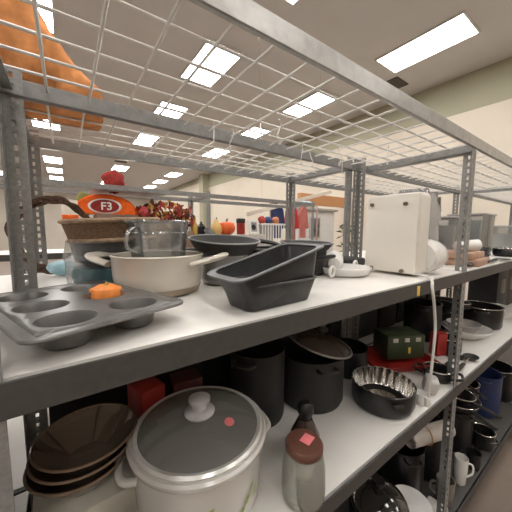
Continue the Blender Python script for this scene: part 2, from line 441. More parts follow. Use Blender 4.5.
def crumple(bm, r, amp=.25, sub=3, s=(1, 1, 1), seed=1):
    rnd = random.Random(seed); bmesh.ops.create_icosphere(bm, subdivisions=sub, radius=r)
    ph = [(rnd.uniform(-1, 1), rnd.uniform(-1, 1), rnd.uniform(-1, 1), rnd.random()*6, rnd.uniform(2, 6)) for _ in range(8)]
    for v in bm.verts:
        d = v.co.normalized(); k = 1+sum(amp/4*math.sin(f*(d.x*a+d.y*b_+d.z*c)*1.7+p) for a, b_, c, p, f in ph)
        v.co = Vector((d.x*s[0], d.y*s[1], d.z*s[2]))*r*k
    return bm
b = new(); crumple(b, .04, .16, 3, (1.1, 1, .7), 6); one('plastic_bag', b, PBLUE, 'small pale blue crumpled bag on the rear shelf beside the left posts', 'bag', (-.02, 1.17, S1+.029), 0)
b = new(); crumple(b, .04, .3, 3, (.9, 1, 1.1), 5); one('plastic_bag', b, WHITE, 'small white crumpled bag on the rear shelf beside the pale blue one', 'bag', (.04, 1.2, S1+.042), 0)

# pans behind the loaf pans
def cook_pot(name, label, cat, loc, r, h, m, rim=None, rz=0, group=None, handles=True, inner=None, rx=0, ry=0, hm=None):
    t = thing(name, label, cat, loc, rz, group, rx, ry)
    b = new(); lathe(b, [(0, 0), (r*.86, 0), (r*.95, .006), (r, .02), (r, h), (r*1.02, h+.002), (r*1.02, h+.004), (r*.97, h+.004), (r*.96, .02), (r*.9, .008), (0, .006)], 48); obj('body', b, m, t)
    if rim:
        b = new(); tube(b, [(r*1.012*math.cos(2*PI*k/48), r*1.012*math.sin(2*PI*k/48), h+.003) for k in range(48)], .003, 8, True); obj('rim', b, rim, t)
    if handles:
        for s in (0, PI):
            b = new(); R = Matrix.Rotation(s, 4, 'Z')
            tube(b, smoothpath([(r*.98, -.035, h-.018), (r+.028, -.028, h-.014), (r+.034, 0, h-.013), (r+.028, .028, h-.014), (r*.98, .035, h-.018)], 5), .006, 8, False, None, R); obj('handle', b, hm or m, t)
    return t
def skillet(label, loc, r, h, m, ha, rx=0, ry=0, rim=None, L=.17, hz=None, cat='frying pan', name='frying_pan', hm=BLACKM):
    t = thing(name, label, cat, loc, 0, 'dark frying pans and saucepans', rx, ry)
    b = new(); lathe(b, [(0, 0), (r*.76, 0), (r*.84, .005), (r, h), (r*1.015, h+.001), (r*1.01, h+.003), (r*.975, h+.001), (r*.82, .008), (r*.75, .004), (0, .004)], 48); obj('body', b, m, t)
    if rim:
        b = new(); tube(b, [(r*1.01*math.cos(2*PI*k/48), r*1.01*math.sin(2*PI*k/48), h+.002) for k in range(48)], .0025, 8, True); obj('rim', b, rim, t)
    b = new(); c, s = math.cos(ha), math.sin(ha)
    p = smoothpath([((r*.97+d)*c if False else c*(r*.97+d), s*(r*.97+d), h-.012+z) for d, z in ((0, 0), (.03, .008), (.08, .016), (L, .02))], 5)
    tube(b, p, [.008+.004*min(1, i/6) for i in range(len(p))], 10, False, (1.3, .7)); obj('handle', b, hm, t)
    return t
GREYR = mat('grey_rim', (.25, .245, .24), .35, .6)
cook_pot('stock_pot', 'grey metal pot holding a tilted black frying pan, right of the cream pot', 'pot', (.405, .745, S1+.001), .074, .085, mat('dull_grey_metal', (.3, .29, .275), .4, .7), None, PI/2, None, False)
skillet('black frying pan lying tilted on the grey metal pot', (.4, .735, S1+.1), .108, .036, BLACKM, math.radians(80), math.radians(6), 0, GREYR, .1)
cook_pot('black_pot', 'small black pot between the grey metal pot and the loaf pans', 'pot', (.567, .735, S1+.001), .074, .1, BLACKM, GREYR, math.radians(100))
cook_pot('black_pot', 'black pot with side handles behind the loaf pans', 'pot', (.745, .73, S1+.001), .084, .086, BLACKM, None, math.radians(100))
skillet('flat black frying pan on the black pot behind the loaf pans', (.745, .72, S1+.093), .1, .026, BLACKM, math.radians(150), math.radians(2), 0, GREYR, .14)

# white dish with loop handles
t = thing('white_dish', 'white round serving dish with loop handle right of the loaf pans', 'dish', (.85, .62, S1+.001))
b = new(); lathe(b, [(0, 0), (.07, 0), (.085, .008), (.095, .03), (.092, .031), (.08, .01), (0, .006)], 44); obj('body', b, WHITE, t)
for a in (195, 15):
    b = new(); tube(b, [(.113+.018*math.cos(2*PI*k/24), .0, .024+.017*math.sin(2*PI*k/24)) for k in range(24)], .0055, 8, True, None, Matrix.Rotation(math.radians(a), 4, 'Z')); obj('handle', b, WHITE, t)
t = thing('gravy_boat', 'small white cup lying in the white serving dish', 'cup', (.85, .67, S1+.046), math.radians(40), None, 0, math.radians(78))
b = new(); lathe(b, [(0, -.03), (.022, -.03), (.034, -.01), (.036, .03), (.033, .03), (.03, -.008), (0, -.024)], 32); obj('body', b, WHITE, t)
b = new(); tube(b, smoothpath([(0, .033, .018), (0, .055, .012), (0, .052, -.012), (0, .03, -.016)], 5), .004, 8); obj('handle', b, WHITE, t)
b = new(); box(b, (0, 0, .02), (.16, .11, .04), .012); o = one('griddle_press', b, BLACKM, 'low black box against the middle back post, left of the white appliance', 'box', (1.06, .765, S1+.001), .1)

# white appliance standing on end
t = thing('kitchen_appliance', 'off-white kitchen appliance stood on end, showing its base with rubber feet and cord', 'appliance', (1.0, .53, S1+.002), math.radians(2))
b = new(); box(b, (.045, 0, .153), (.09, .2, .296), .018, None, 4); obj('housing', b, APPL, t)
b = new(); box(b, (-.003, 0, .153), (.012, .192, .288), .005, None, 3); obj('base_plate', b, APPL, t)
for y, z in ((.073, .264), (-.052, .26), (.066, .018), (-.05, .018)):
    b = new(); lathe(b, [(0, 0), (.0075, 0), (.007, .008), (.0045, .009), (.004, .004), (0, .004)], 20, Matrix.Translation((-.009, y, z)) @ Matrix.Rotation(-PI/2, 4, 'Y')); obj('rubber_foot', b, FOOT, t)
b = new(); lathe(b, [(0, 0), (.052, 0), (.062, .01), (.064, .07), (.058, .11), (.05, .118), (0, .12)], 40, Matrix.Translation((.075, -.075, .068)) @ Matrix.Rotation(PI/2, 4, 'Y'), None)
obj('motor_housing', b, WHITE, t)
b = new(); box(b, (.215, -.1, .095), (.035, .02, .008), .002, Matrix.Rotation(.2, 4, 'Y')); obj('orange_switch', b, mat('orange_plastic', (.75, .25, .1), .5), t)
b = new(); p = smoothpath([(.012, -.07, .012), (.01, -.12, .008), (-.03, -.155, .004), (-.055, -.168, -.02), (-.035, -.17, -.08), (-.012, -.17, -.165), (-.016, -.17, -.25), (-.02, -.169, -.33), (-.014, -.165, -.41)], 8)
tube(b, p, .0046, 8); cd = obj('power_cord', b, mat('white_cord', (.66, .64, .6), .5), t)
b = new(); box(b, (-.014, -.162, -.425), (.022, .016, .034), .004); obj('plug', b, mat('white_cord', (.66, .64, .6), .5), cd)

b = new(); box(b, (.9-main_unit.location.x, YF-.0068-main_unit.location.y, S1-.024), (.018, .0014, .032), .0003); obj('price_sticker', b, YELLOW, main_unit, label='small yellow sticker on the shelf edge')

# clear film-wrapped item behind the appliance
t = thing('wrapped_item', 'tall crumpled clear plastic wrapped item just right of the white appliance', 'wrapped item', (1.5, .66, S1+.001), .2)
b = new(); loft(b, [(.26, .14, .03, 0), (.29, .16, .04, .1), (.3, .165, .04, .22), (.27, .14, .03, .34), (.24, .11, .02, .365)]); bmesh.ops.subdivide_edges(b, edges=b.edges[:], cuts=1)
for v in b.verts: v.co += Vector((random.uniform(-1, 1), random.uniform(-1, 1), random.uniform(-.4, .4)))*.014
obj('film', b, FILM, t)
b = new(); crumple(b, .07, .3, 3, (1.1, .7, .8), 8); 
for v in b.verts: v.co += Vector((0, 0, .16))
obj('contents', b, mat('pinkish_white', (.62, .52, .5), .6, 0, .15, 15), t)
b = new(); box(b, (0, 0, .04), (.2, .1, .08), .01); obj('carton', b, WHITE, t)

# right-hand bay, upper shelf
def mug(name, label, loc, r, h, m, rz=0, rx=0, ry=0, cat='cup', group=None):
    t = thing(name, label, cat, loc, rz, group, rx, ry)
    b = new(); lathe(b, [(0, 0), (r*.7, 0), (r*.85, .006), (r, h*.6), (r*1.02, h), (r*.95, h), (r*.92, h*.6), (r*.78, .012), (0, .008)], 36); obj('body', b, m, t)
    b = new(); tube(b, smoothpath([(r*.97, 0, h*.8), (r+.022, 0, h*.75), (r+.024, 0, h*.45), (r*.92, 0, h*.28)], 5), .005, 8); obj('handle', b, m, t)
    return t
TANW = mat('pinkish_tan_wood', (.46, .28, .2), .6, 0, .15, 20)
def board(label, loc, rz, s, m=TANW, rx=0, ry=0, group='wooden boards on the right-hand bay'):
    t = thing('cutting_board', label, 'cutting board', loc, rz, group, rx, ry)
    b = new(); box(b, (0, 0, s[2]/2), s, .004); obj('plank', b, m, t)
    b = new(); tube(b, [(s[0]/2-.03+.018*math.cos(2*PI*k/16), .018*math.sin(2*PI*k/16), s[2]) for k in range(16)], .002, 6, True); obj('finger_hole', b, BLACKM, t)
    return t
board('thick tan wooden board, lower of two beside the right post', (1.66, .5, S1+.001), .1, (.26, .18, .03))
board('tan wooden board lying on top of a thicker tan board', (1.64, .51, S1+.033), .05, (.22, .16, .03))
mug('white_cup', 'white cup lying on its side on the tan wooden boards', (1.58, .51, S1+.09), .028, .11, WHITE, -.62, 0, math.radians(86))
def utensil(label, loc, rz, L=.3, ry=0, kind='spatula', m=BLACKM, group='black kitchen tools'):
    t = thing('kitchen_'+kind, label, kind, loc, rz, group, 0, ry)
    b = new(); tube(b, [(0, 0, 0), (L*.25, 0, .001), (L*.45, 0, .0)], [.008, .01, .007], 10, False, (1.2, .7)); obj('grip', b, m, t)
    b = new(); tube(b, [(L*.44, 0, 0), (L*.74, 0, 0)], .0032, 8); obj('shaft', b, CHROME, t)
    b = new()
    if kind == 'spatula': box(b, (L*.87, 0, -.001), (L*.28, .07, .003), .001)
    else: lathe(b, [(0, -.014), (.02, -.01), (.034, .003), (.031, .004), (.018, -.006), (0, -.009)], 24, Matrix.Translation((L*.84, 0, 0)), None, 1.35, 1)
    obj('head', b, m, t); return t
utensil('black spatula leaning over the tan boards, upper one on the right bay', (1.84, .47, S1+.03), .25, .3, math.radians(9))
utensil('black ladle lying along the shelf edge right of the near post', (1.46, .42, S1+.014), .12, .3, 0, 'ladle')
utensil('black spatula lying on the shelf edge in front of the tan boards', (1.74, .422, S1+.011), -.03, .3, 0, 'spatula')
utensil('black ladle resting on the shelf beyond the tan boards', (1.95, .47, S1+.014), .3, .34, 0, 'ladle')
def clear_box(label, loc, rz, s, fill, h=.5):
    t = thing('clear_box', label, 'container', loc, rz, 'clear plastic boxes on the right bay')
    b = new(); loft(b, [(s[0]*.94, s[1]*.94, .01, 0), (s[0], s[1], .014, s[2]), (s[0]-.006, s[1]-.006, .012, s[2]), (s[0]*.92, s[1]*.92, .01, .004)]); obj('tub', b, CLEAR, t)
    b = new(); box(b, (0, 0, s[2]+.006), (s[0]+.012, s[1]+.012, .012), .003); obj('lid', b, mat('grey_plastic_lid', (.36, .34, .33), .3), t)
    b = new(); box(b, (0, 0, s[2]*h/2+.006), (s[0]*.8, s[1]*.8, s[2]*h), .01); obj('contents', b, fill, t)
    return t
clear_box('clear plastic box with white contents standing behind the tan boards', (1.95, .7, S1+.001), .1, (.2, .18, .24), WHITE, .8)
clear_box('clear plastic box with grey contents at the far right of the upper shelf', (2.3, .66, S1+.001), -.05, (.22, .2, .27), mat('greenish_white', (.55, .6, .57), .5), .85)
clear_box('clear plastic box with pale contents beyond the last right-hand post', (2.98, .6, S1+.001), -.05, (.22, .2, .2), WHITE, .7)
cook_pot('black_pot', 'small black saucepan at the front of the far right upper shelf', 'pot', (2.4, .48, S1+.001), .075, .05, BLACK, CHROME, .4)
cook_pot('black_pot', 'black pot in the back corner of the right bay, beside the wrapped item', 'pot', (1.77, .74, S1+.001), .075, .12, BLACK, None, .4)
# left-edge bay
b = new(); box(b, (0, 0, .14), (.2, .16, .28), .006); one('white_carton', b, mat('pale_grey_carton', (.5, .5, .49), .6), 'pale grey carton at the left edge of the upper shelf, behind the post', 'carton', (-.27, .7, S1+.001), .15)

# rough woven basket on top, upper left
t = thing('woven_basket', 'big orange-brown rough woven basket lying on the wire top at the upper left', 'basket', (0, 1.03, TOP+.015), 0)
b = new(); rings = []; N = 48
HP = [(.112, .02), (.108, .06), (.1, .09), (.065, .115), (.03, .145), (-.005, .2), (-.046, .265), (-.1, .35), (-.16, .43), (-.22, .47), (-.27, .48)]
for i in range(41):
    u = i/40*(len(HP)-1); q = min(int(u), len(HP)-2); fr = u-q
    x = HP[q][0]*(1-fr)+HP[q+1][0]*fr; h = HP[q][1]*(1-fr)+HP[q+1][1]*fr
    ry_ = min(.135, .075+h*.35) if h > .04 else .05
    ring = []
    for k in range(N):
        a = 2*PI*k/N; c, s_ = math.cos(a), math.sin(a)
        e = 1+.03*math.sin(5*a+70*x)+.025*math.sin(12*a+190*x)+.015*math.sin(260*x)
        cc = math.copysign(abs(c)**.7, c); ss = math.copysign(abs(s_)**.7, s_)
        ring.append(b.verts.new((x, ry_*cc*e, max(.0, h/2*(1+ss*e)))))
    rings.append(ring)
for A, B in zip(rings, rings[1:]):
    for k in range(N):
        j = (k+1) % N; b.faces.new((A[k], A[j], B[j], B[k]))
b.faces.new(rings[0]); b.faces.new(rings[-1][::-1])
obj('woven_body', b, TERRA, t)
b = new(); tube(b, [(-.27, .14*math.cos(2*PI*k/40), .24+.235*math.sin(2*PI*k/40)) for k in range(40)], .012, 8, True); obj('rim', b, TERRA, t)

# ------------------------------------------------------------------ lower front shelf
# crock with glass lid
CROCK = mat('crock_glaze', (.6, .58, .545), .22, 0, .03, 10, 0, .5, .4)
t = thing('crock_pot', 'large round white crock with glass lid and leaf print on the lower shelf', 'pot', (.25, .595, S2+.004))
b = new(); lathe(b, [(0, 0), (.135, 0), (.148, .008), (.152, .03), (.155, .14), (.166, .152), (.168, .163), (.163, .168), (.152, .167), (.148, .15), (.145, .03), (.135, .014), (0, .012)], 64); obj('body', b, CROCK, t)
LEAF = mat('green_leaf_print', (.3, .36, .1), .5)
for a, z, s in ((-72, .065, 1), (-66, .085, .8), (-78, .05, .8), (-60, .06, .9), (-100, .07, 1), (-106, .09, .8), (-95, .05, .8)):
    b = new(); A = math.radians(a)
    pts = [(u*.016*s, w*.006*s) for u, w in ((-1, 0), (-.5, .8), (.2, 1), (1, 0), (.2, -1), (-.5, -.8))]; tilt = .8
    vs = []
    for u, w in pts:
        aa = A+(u*math.cos(tilt)-w*math.sin(tilt))/.155; zz = z+u*math.sin(tilt)+w*math.cos(tilt)
        vs.append(b.verts.new((.1556*math.cos(aa), .1556*math.sin(aa), zz)))
    b.faces.new(vs); obj('leaf_print', b, LEAF, t, False)
for a in (-8, 172):
    b = new(); R = Matrix.Rotation(math.radians(a), 4, 'Z')
    tube(b, smoothpath([(.15, -.045, .12), (.178, -.036, .125), (.184, 0, .126), (.178, .036, .125), (.15, .045, .12)], 5), .009, 10, False, None, R); obj('handle', b, CROCK, t)
ld = thing('crock_cover', 'round clear glass lid with pale knob sitting on the white crock', 'lid', (.25, .595, S2+.173))
b = new(); lathe(b, [(.15, 0), (.148, .004), (.12, .016), (.07, .026), (.02, .03), (0, .03)], 64); obj('glass_dome', b, LIDGL, ld)
b = new(); lathe(b, [(.146, -.002), (.156, -.002), (.158, .003), (.153, .008), (.145, .006)], 64); obj('rim', b, mat('bright_rim', (.72, .71, .68), .25, .3), ld)
b = new(); lathe(b, [(0, .03), (.036, .031), (.038, .036), (.03, .042), (.018, .045), (.016, .056), (.026, .062), (.027, .069), (.02, .073), (0, .074)], 36); obj('knob', b, mat('pale_lilac_plastic', (.55, .53, .55), .3), ld)
b = new(); bmesh.ops.create_circle(b, cap_ends=True, segments=20, radius=.012, matrix=Matrix.Translation((.048, -.066, .0262)) @ Matrix.Rotation(.25, 4, 'X')); o = obj('pink_reflection', b, PINK, ld, False, label='small pink reflection painted on the glass')  # pink reflection in the lid, laid on as a coloured disc

# clear jar with brown lid, dark bottle behind
t = thing('glass_jar', 'clear glass jar with round brown lid at the front of the lower shelf', 'jar', (.448, .425, S2+.001))
b = new(); lathe(b, [(0, 0), (.044, 0), (.052, .008), (.054, .03), (.052, .09), (.046, .12), (.042, .128), (.039, .127), (.043, .118), (.048, .09), (.05, .03), (.048, .011), (0, .006)], 40); obj('body', b, JARGL, t)
b = new(); lathe(b, [(.0, .125), (.0435, .125), (.046, .128), (.046, .142), (.042, .147), (0, .148)], 40); ld = obj('lid', b, BROWNL, t)
b = new(); box(b, (.008, -.004, .149), (.032, .026, .0016), .0005, Matrix.Rotation(.3, 4, 'Z')); obj('sticker', b, PINK, ld, label='pink reflection painted on the brown lid')  # reflection on the jar lid, put on as a flat pink patch
t = thing('dark_bottle', 'dark brown bottle with round stopper behind the clear jar', 'bottle', (.54, .51, S2+.001))
b = new(); lathe(b, [(0, 0), (.04, 0), (.044, .01), (.042, .07), (.028, .1), (.02, .118), (.017, .118), (0, .112)], 32); obj('body', b, mat('dark_brown_glaze', (.05, .03, .025), .15, 0, .15, 20, 0, .5, .5), t)
b = new(); lathe(b, [(0, .112), (.015, .114), (.017, .125), (.024, .138), (.022, .156), (.012, .166), (0, .167)], 32); obj('stopper', b, BLACK, t)

# fluted steel-lined black pan
t = thing('black_saucepan', 'black saucepan with ribbed shiny steel lining at the front of the lower shelf', 'saucepan', (.962, .512, S2+.001))
b = new(); lathe(b, [(0, 0), (.09, 0), (.104, .006), (.11, .02), (.113, .085), (.109, .087), (.107, .082), (.104, .02), (0, .004)], 64); obj('body', b, BLACK, t)
b = new(); lathe(b, [(.1095, .0885), (.107, .087), (.098, .024), (.09, .014), (0, .013)], 144, None, lambda a, z: 1+(.022*math.cos(24*a) if z > .02 else 0)); obj('fluted_liner', b, CHROME, t)
b = new(); box(b, (-.02, -.116, .06), (.04, .012, .016), .004, Matrix.Rotation(-.45, 4, 'Z')); obj('handle_stub', b, BLACKM, t)
# green tin on red tray
t = thing('green_tin', 'dark green box with pale dots on the red tray on the lower shelf', 'box', (1.36, .655, S2+.032), math.radians(-28))
b = new(); box(b, (0, 0, .06), (.2, .13, .12), .008); obj('box_body', b, GREEN, t)
DOT = mat('pale_dots', (.5, .48, .4), .5)
for k, x in enumerate((-.06, 0, .06)):
    b = new(); box(b, (x, -.066, .098), (.026, .003, .02), .001); obj('pale_dot', b, DOT, t, label='pale square printed on the box')
b = new(); box(b, (.015, -.066, .045), (.012, .003, .03), .001); obj('yellow_mark', b, YELLOW, t)
b = new(); loft(b, [(.3, .2, .02, 0), (.33, .23, .025, .03), (.325, .225, .025, .03), (.295, .195, .02, .004)])
t = thing('red_tray', 'red tray under the dark green box on the lower shelf', 'tray', (1.33, .65, S2+.001), math.radians(-28)); obj('tray', b, RED, t)
b = new(); tube(b, [(x, y, .03) for x, y in rrect(.333, .233, .026)], .003, 8, True); obj('rim', b, RED, t)
b = new(); box(b, (0, 0, .06), (.07, .05, .12), .004); one('red_box', b, RED, 'small upright red box right of the green box, by the near post', 'box', (1.6, .56, S2+.001), -.3)

# dark cookware at the back of the lower shelf
cook_pot('black_stock_pot', 'tall black pot directly behind the white crock on the lower shelf', 'pot', (.53, .735, S2+.001), .095, .25, BLACKM, None, .5)
cook_pot('black_stock_pot', 'wide black pot in the dark middle of the lower shelf', 'pot', (.765, .7, S2+.001), .125, .19, BLACKM, None, 1.2)
t = thing('brown_glass_cover', 'brown-tinted glass lid with steel rim tilted on the wide black pot', 'lid', (.8, .69, S2+.222), .3, None, math.radians(12), math.radians(8))
b = new(); lathe(b, [(.125, 0), (.1, .014), (.05, .026), (0, .03)], 48); obj('glass_dome', b, clear('dim_brown_glass', (.3, .22, .18), .6, .15, .3, (.2, .15, .13)), t)
b = new(); tube(b, [(.126*math.cos(2*PI*k/48), .126*math.sin(2*PI*k/48), 0) for k in range(48)], .004, 8, True); obj('rim', b, mat('dull_grey_metal', (.3, .29, .275), .4, .7), t)
b = new(); lathe(b, [(0, .028), (.012, .03), (.012, .042), (.022, .048), (.02, .06), (0, .062)], 24); obj('knob', b, BLACK, t)
cook_pot('black_roaster', 'black roasting pot behind the ribbed saucepan on the lower shelf', 'pot', (1.05, .735, S2+.001), .09, .12, BLACK, None, .2, None, False)
b = new(); box(b, (0, 0, .11), (.07, .09, .22), .004); one('red_box', b, RED, 'upright red box behind the left side of the white crock', 'box', (.165, .78, S2+.001), .25)
b = new(); box(b, (0, 0, .1), (.09, .07, .2), .004); one('dark_box', b, mat('dark_maroon_print', (.09, .02, .02), .4, 0, .5, 20), 'dark maroon box beside the red box behind the white crock', 'box', (.285, .785, S2+.001), -.1)
b = new(); box(b, (0, 0, .0375), (.22, .2, .075), .005); one('pale_box', b, mat('cream_carton', (.5, .47, .4), .6), 'flat cream carton under the stack of brown glass bowls on the lower shelf', 'carton', (.02, .715, S2+.001), .05)
for k, lab in enumerate(('bottom bowl of the stack of brown glass bowls left of the white crock', 'middle bowl of the stack of brown glass bowls left of the white crock', 'top bowl of the stack of brown glass bowls left of the white crock')):
    t = thing('glass_bowl', lab, 'bowl', (.005+.006*k, .70, S2+.077+.022*k), 0, 'brown glass bowls')
    b = new(); lathe(b, [(0, 0), (.045, 0), (.05, .004), (.085, .045), (.1, .066), (.104, .067), (.1, .069), (.082, .048), (.046, .008), (0, .006)], 44); obj('bowl_body', b, AMBER, t)
    b = new(); tube(b, [(.103*math.cos(2*PI*j/44), .103*math.sin(2*PI*j/44), .068) for j in range(44)], .0028, 8, True); obj('rim', b, mat('glossy_brown_rim', (.2, .13, .09), .12, .2), t)
RN = random.Random(3)
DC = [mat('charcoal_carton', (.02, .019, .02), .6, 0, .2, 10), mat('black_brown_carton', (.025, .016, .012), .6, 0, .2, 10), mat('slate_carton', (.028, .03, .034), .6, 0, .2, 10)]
POS = ['leftmost', 'second from the left', 'third from the left', 'fourth from the left', 'fifth from the left', 'sixth from the left', 'seventh from the left', 'eighth from the left', 'ninth from the left', 'tenth from the left', 'eleventh from the left']
for zl, nm in ((S2, 'the rear lower shelf'), (S3, 'the rear bottom shelf')):  # cartons added to keep aisle light from behind off the lower shelves
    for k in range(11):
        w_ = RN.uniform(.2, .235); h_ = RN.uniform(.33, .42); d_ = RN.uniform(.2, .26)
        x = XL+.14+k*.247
        t = thing('added_carton', POS[k]+' of the dark cartons added to block light along '+nm, 'carton', (x, YB+.2, zl+.001), RN.uniform(-.04, .04), 'added dark cartons on '+nm)
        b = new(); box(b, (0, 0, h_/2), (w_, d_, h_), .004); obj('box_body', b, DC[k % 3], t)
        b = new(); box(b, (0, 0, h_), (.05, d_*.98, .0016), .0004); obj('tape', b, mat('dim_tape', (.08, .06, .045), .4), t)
mug('white_mug', 'cream mug standing between the brown glass bowls and the white crock', (.075, .5, S2+.001), .027, .075, mat('cream_ceramic', (.58, .52, .42), .3), -1.2)
b = new(); box(b, (0, 0, .16), (.13, .2, .32), .004); t = thing('white_carton', 'cream carton with black band in the left-edge bay of the lower shelf', 'carton', (-.19, .68, S2+.001), .1)
obj('box_body', b, mat('cream_carton', (.5, .47, .4), .6), t)
b = new(); box(b, (0, 0, .2), (.133, .203, .03), .001); obj('black_band', b, BLACKM, t)

# white pieces near the cord end
b = new(); box(b, (0, 0, .03), (.07, .05, .06), .012, Matrix.Rotation(.2, 4, 'X'), 3); one('white_shaker', b, mat('greyish_white_plastic', (.5, .48, .46), .45), 'small greyish white block by the cord end on the lower shelf edge', 'block', (1.19, .44, S2+.004), .5)
mug('creamer_jug', 'small white creamer jug at the lower shelf edge, right of the ribbed saucepan', (1.075, .418, S2+.001), .022, .045, WHITE, 2.3)

# ------------------------------------------------------------------ right-hand bay, lower shelf
def bowl(label, loc, r, h, m=WHITE, rx=0, ry=0, name='white_bowl', group='white bowls on the right bay'):
    t = thing(name, label, 'bowl', loc, 0, group, rx, ry)
    b = new(); lathe(b, [(0, 0), (r*.45, 0), (r*.5, .004), (r*.85, h*.6), (r, h), (r*.96, h), (r*.8, h*.6), (r*.46, .008), (0, .006)], 44); obj('bowl_body', b, m, t)
    b = new(); tube(b, [(r*.985*math.cos(2*PI*k/44), r*.985*math.sin(2*PI*k/44), h) for k in range(44)], .003, 8, True); obj('rim', b, m, t)
    return t
cook_pot('black_pot', 'black pot on the lower shelf just right of the near post', 'pot', (1.68, .54, S2+.001), .06, .08, BLACK, CHROME, .8, None, False)
cook_pot('black_pot', 'small low black dish pan by the post, beside the greyish white block', 'pot', (1.33, .46, S2+.001), .055, .045, BLACK, CHROME, 1.9)
utensil('black ladle lying on the lower shelf edge just past the near post', (1.42, .425, S2+.014), .04, .3, 0, 'ladle')
utensil('black spatula lying on the lower shelf beside the black ladle', (1.44, .47, S2+.011), .1, .22)
bowl('wide white bowl on the lower shelf of the right-hand bay', (2.02, .56, S2+.001), .13, .06)
bowl('smaller grey-white bowl sitting in the wide white bowl', (2.0, .57, S2+.02), .09, .07, mat('greyish_white_plastic', (.5, .48, .46), .45))
cook_pot('black_pot', 'black pot beyond the wide white bowl on the lower shelf', 'pot', (2.35, .58, S2+.001), .12, .14, BLACK, CHROME, .3)
cook_pot('black_stock_pot', 'tall black pot at the back of the right bay lower shelf', 'pot', (1.78, .72, S2+.001), .1, .22, BLACK, None, .3)
skillet('black frying pan with handle pointing to the aisle, right-hand lower shelf', (2.12, .69, S2+.15), .11, .04, NONST, math.radians(215), .05, .1, CHROME)
cook_pot('black_stock_pot', 'low black pot under the frying pan on the right-hand lower shelf', 'pot', (2.12, .72, S2+.001), .085, .14, BLACK, None, .3)
bowl('white bowl at the far right of the lower shelf', (2.68, .56, S2+.001), .12, .08)

for k in range(5):  # cartons added to cover the bright wall and darken the gap
    t = thing('added_carton', POS[k]+' dark carton added to darken the last bay lower shelf, right edge', 'carton', (2.98+.27*k, .7, S2+.001), .03*(k-2), 'added dark cartons in the last bay')
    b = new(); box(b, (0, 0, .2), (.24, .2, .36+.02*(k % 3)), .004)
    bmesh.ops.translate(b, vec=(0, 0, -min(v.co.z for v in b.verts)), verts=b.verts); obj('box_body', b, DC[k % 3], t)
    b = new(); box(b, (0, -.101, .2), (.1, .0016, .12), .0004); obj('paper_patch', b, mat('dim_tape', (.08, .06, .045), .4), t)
# ------------------------------------------------------------------ bottom shelf
t = cook_pot('black_kettle_pot', 'big black lidded pot on the bottom shelf below the white shelf edge', 'pot', (.95, .5, S3+.001), .108, .28, BLACK, None, .7)
ld = thing('pot_cover', 'domed glossy black lid on the big black pot of the bottom shelf', 'lid', (.95, .5, S3+.2855))
b = new(); lathe(b, [(.111, 0), (.111, .006), (.1, .024), (.07, .045), (.03, .057), (0, .06)], 48); obj('dome', b, mat('glossy_black', (.02, .018, .016), .12, 0, .2, 20, 0, .5, .6), ld)
b = new(); lathe(b, [(0, .058), (.012, .06), (.012, .072), (.024, .08), (.022, .094), (0, .097)], 24); obj('knob', b, BLACK, ld)
def dish_stack(loc, r, n, labs, grp):
    for k in range(n):
        t = thing('white_dish', labs[k], 'dish', (loc[0]+.003*k, loc[1], loc[2]+.012*k), 0, grp)
        b = new(); lathe(b, [(0, 0), (r*.55, 0), (r*.62, .003), (r, .018), (r*.985, .021), (r*.6, .007), (0, .005)], 44); obj('dish_body', b, WHITE, t)
b = new(); box(b, (0, 0, .06), (.16, .14, .12), .004); one('black_carton', b, BLACKM, 'black carton under the white dishes on the bottom shelf', 'carton', (1.165, .475, S3+.001), .1)
dish_stack((1.165, .47, S3+.123), .082, 3, ['bottom dish of the three white dishes on the black carton', 'middle dish of the three white dishes on the black carton', 'top dish of the three white dishes on the black carton'], 'white dishes on the bottom shelf')
cook_pot('black_stock_pot', 'black pot under the left end of the rolled white paper', 'pot', (1.35, .6, S3+.001), .1, .277, BLACK, None, .9)
cook_pot('black_stock_pot', 'black pot under the right end of the rolled white paper', 'pot', (1.6, .58, S3+.001), .1, .277, BLACK, None, .2)
t = thing('paper_roll', 'rolled off-white paper held by a tan rubber band on the black pots', 'roll', (1.45, .52, S3+.33), math.radians(-18))
b = new(); n = 60; A = []; Bv = []
for k in range(n*3):
    a = 2*PI*k/n; r = .02+.026*k/(n*3)
    A.append(b.verts.new((-.13, r*math.cos(a), r*math.sin(a)))); Bv.append(b.verts.new((.13, r*.98*math.cos(a), r*.98*math.sin(a))))
for k in range(len(A)-1): b.faces.new((A[k], A[k+1], Bv[k+1], Bv[k]))
obj('paper', b, mat('off_white_paper', (.55, .5, .46), .8), t)
b = new(); tube(b, [(-.03, (.0465)*math.cos(2*PI*k/30), .0465*math.sin(2*PI*k/30)) for k in range(30)], .003, 6, True); obj('rubber_band', b, mat('tan_rubber', (.5, .27, .14), .6), t)
mug('grey_mug', 'brownish grey mug at the front edge of the bottom shelf', (1.47, .44, S3+.001), .038, .13, mat('brown_grey_glaze', (.2, .17, .15), .4), 2.2)
mug('white_mug', 'small white mug at the front edge of the bottom shelf beside the grey mug', (1.66, .435, S3+.001), .03, .15, WHITE, -.9)
b = new(); box(b, (0, 0, .02), (.13, .085, .04), .008); one('white_tub', b, mat('greyish_white_plastic', (.5, .48, .46), .45), 'flat greyish white tub at the front of the bottom shelf', 'tub', (1.35, .44, S3+.001), .1)
cook_pot('black_stock_pot', 'black pot under the silver-rimmed frying pan on the bottom shelf', 'pot', (1.95, .58, S3+.001), .11, .26, BLACK, None, .9)
skillet('black frying pan with bright rim stacked on a black pot, bottom shelf right', (1.95, .57, S3+.27), .125, .045, NONSTL, math.radians(235), .04, 0, CHROME, .16)
skillet('smaller black frying pan nested in the bright-rimmed one', (1.96, .575, S3+.30), .1, .04, BLACK, math.radians(250), .08, .1, CHROME, .15)
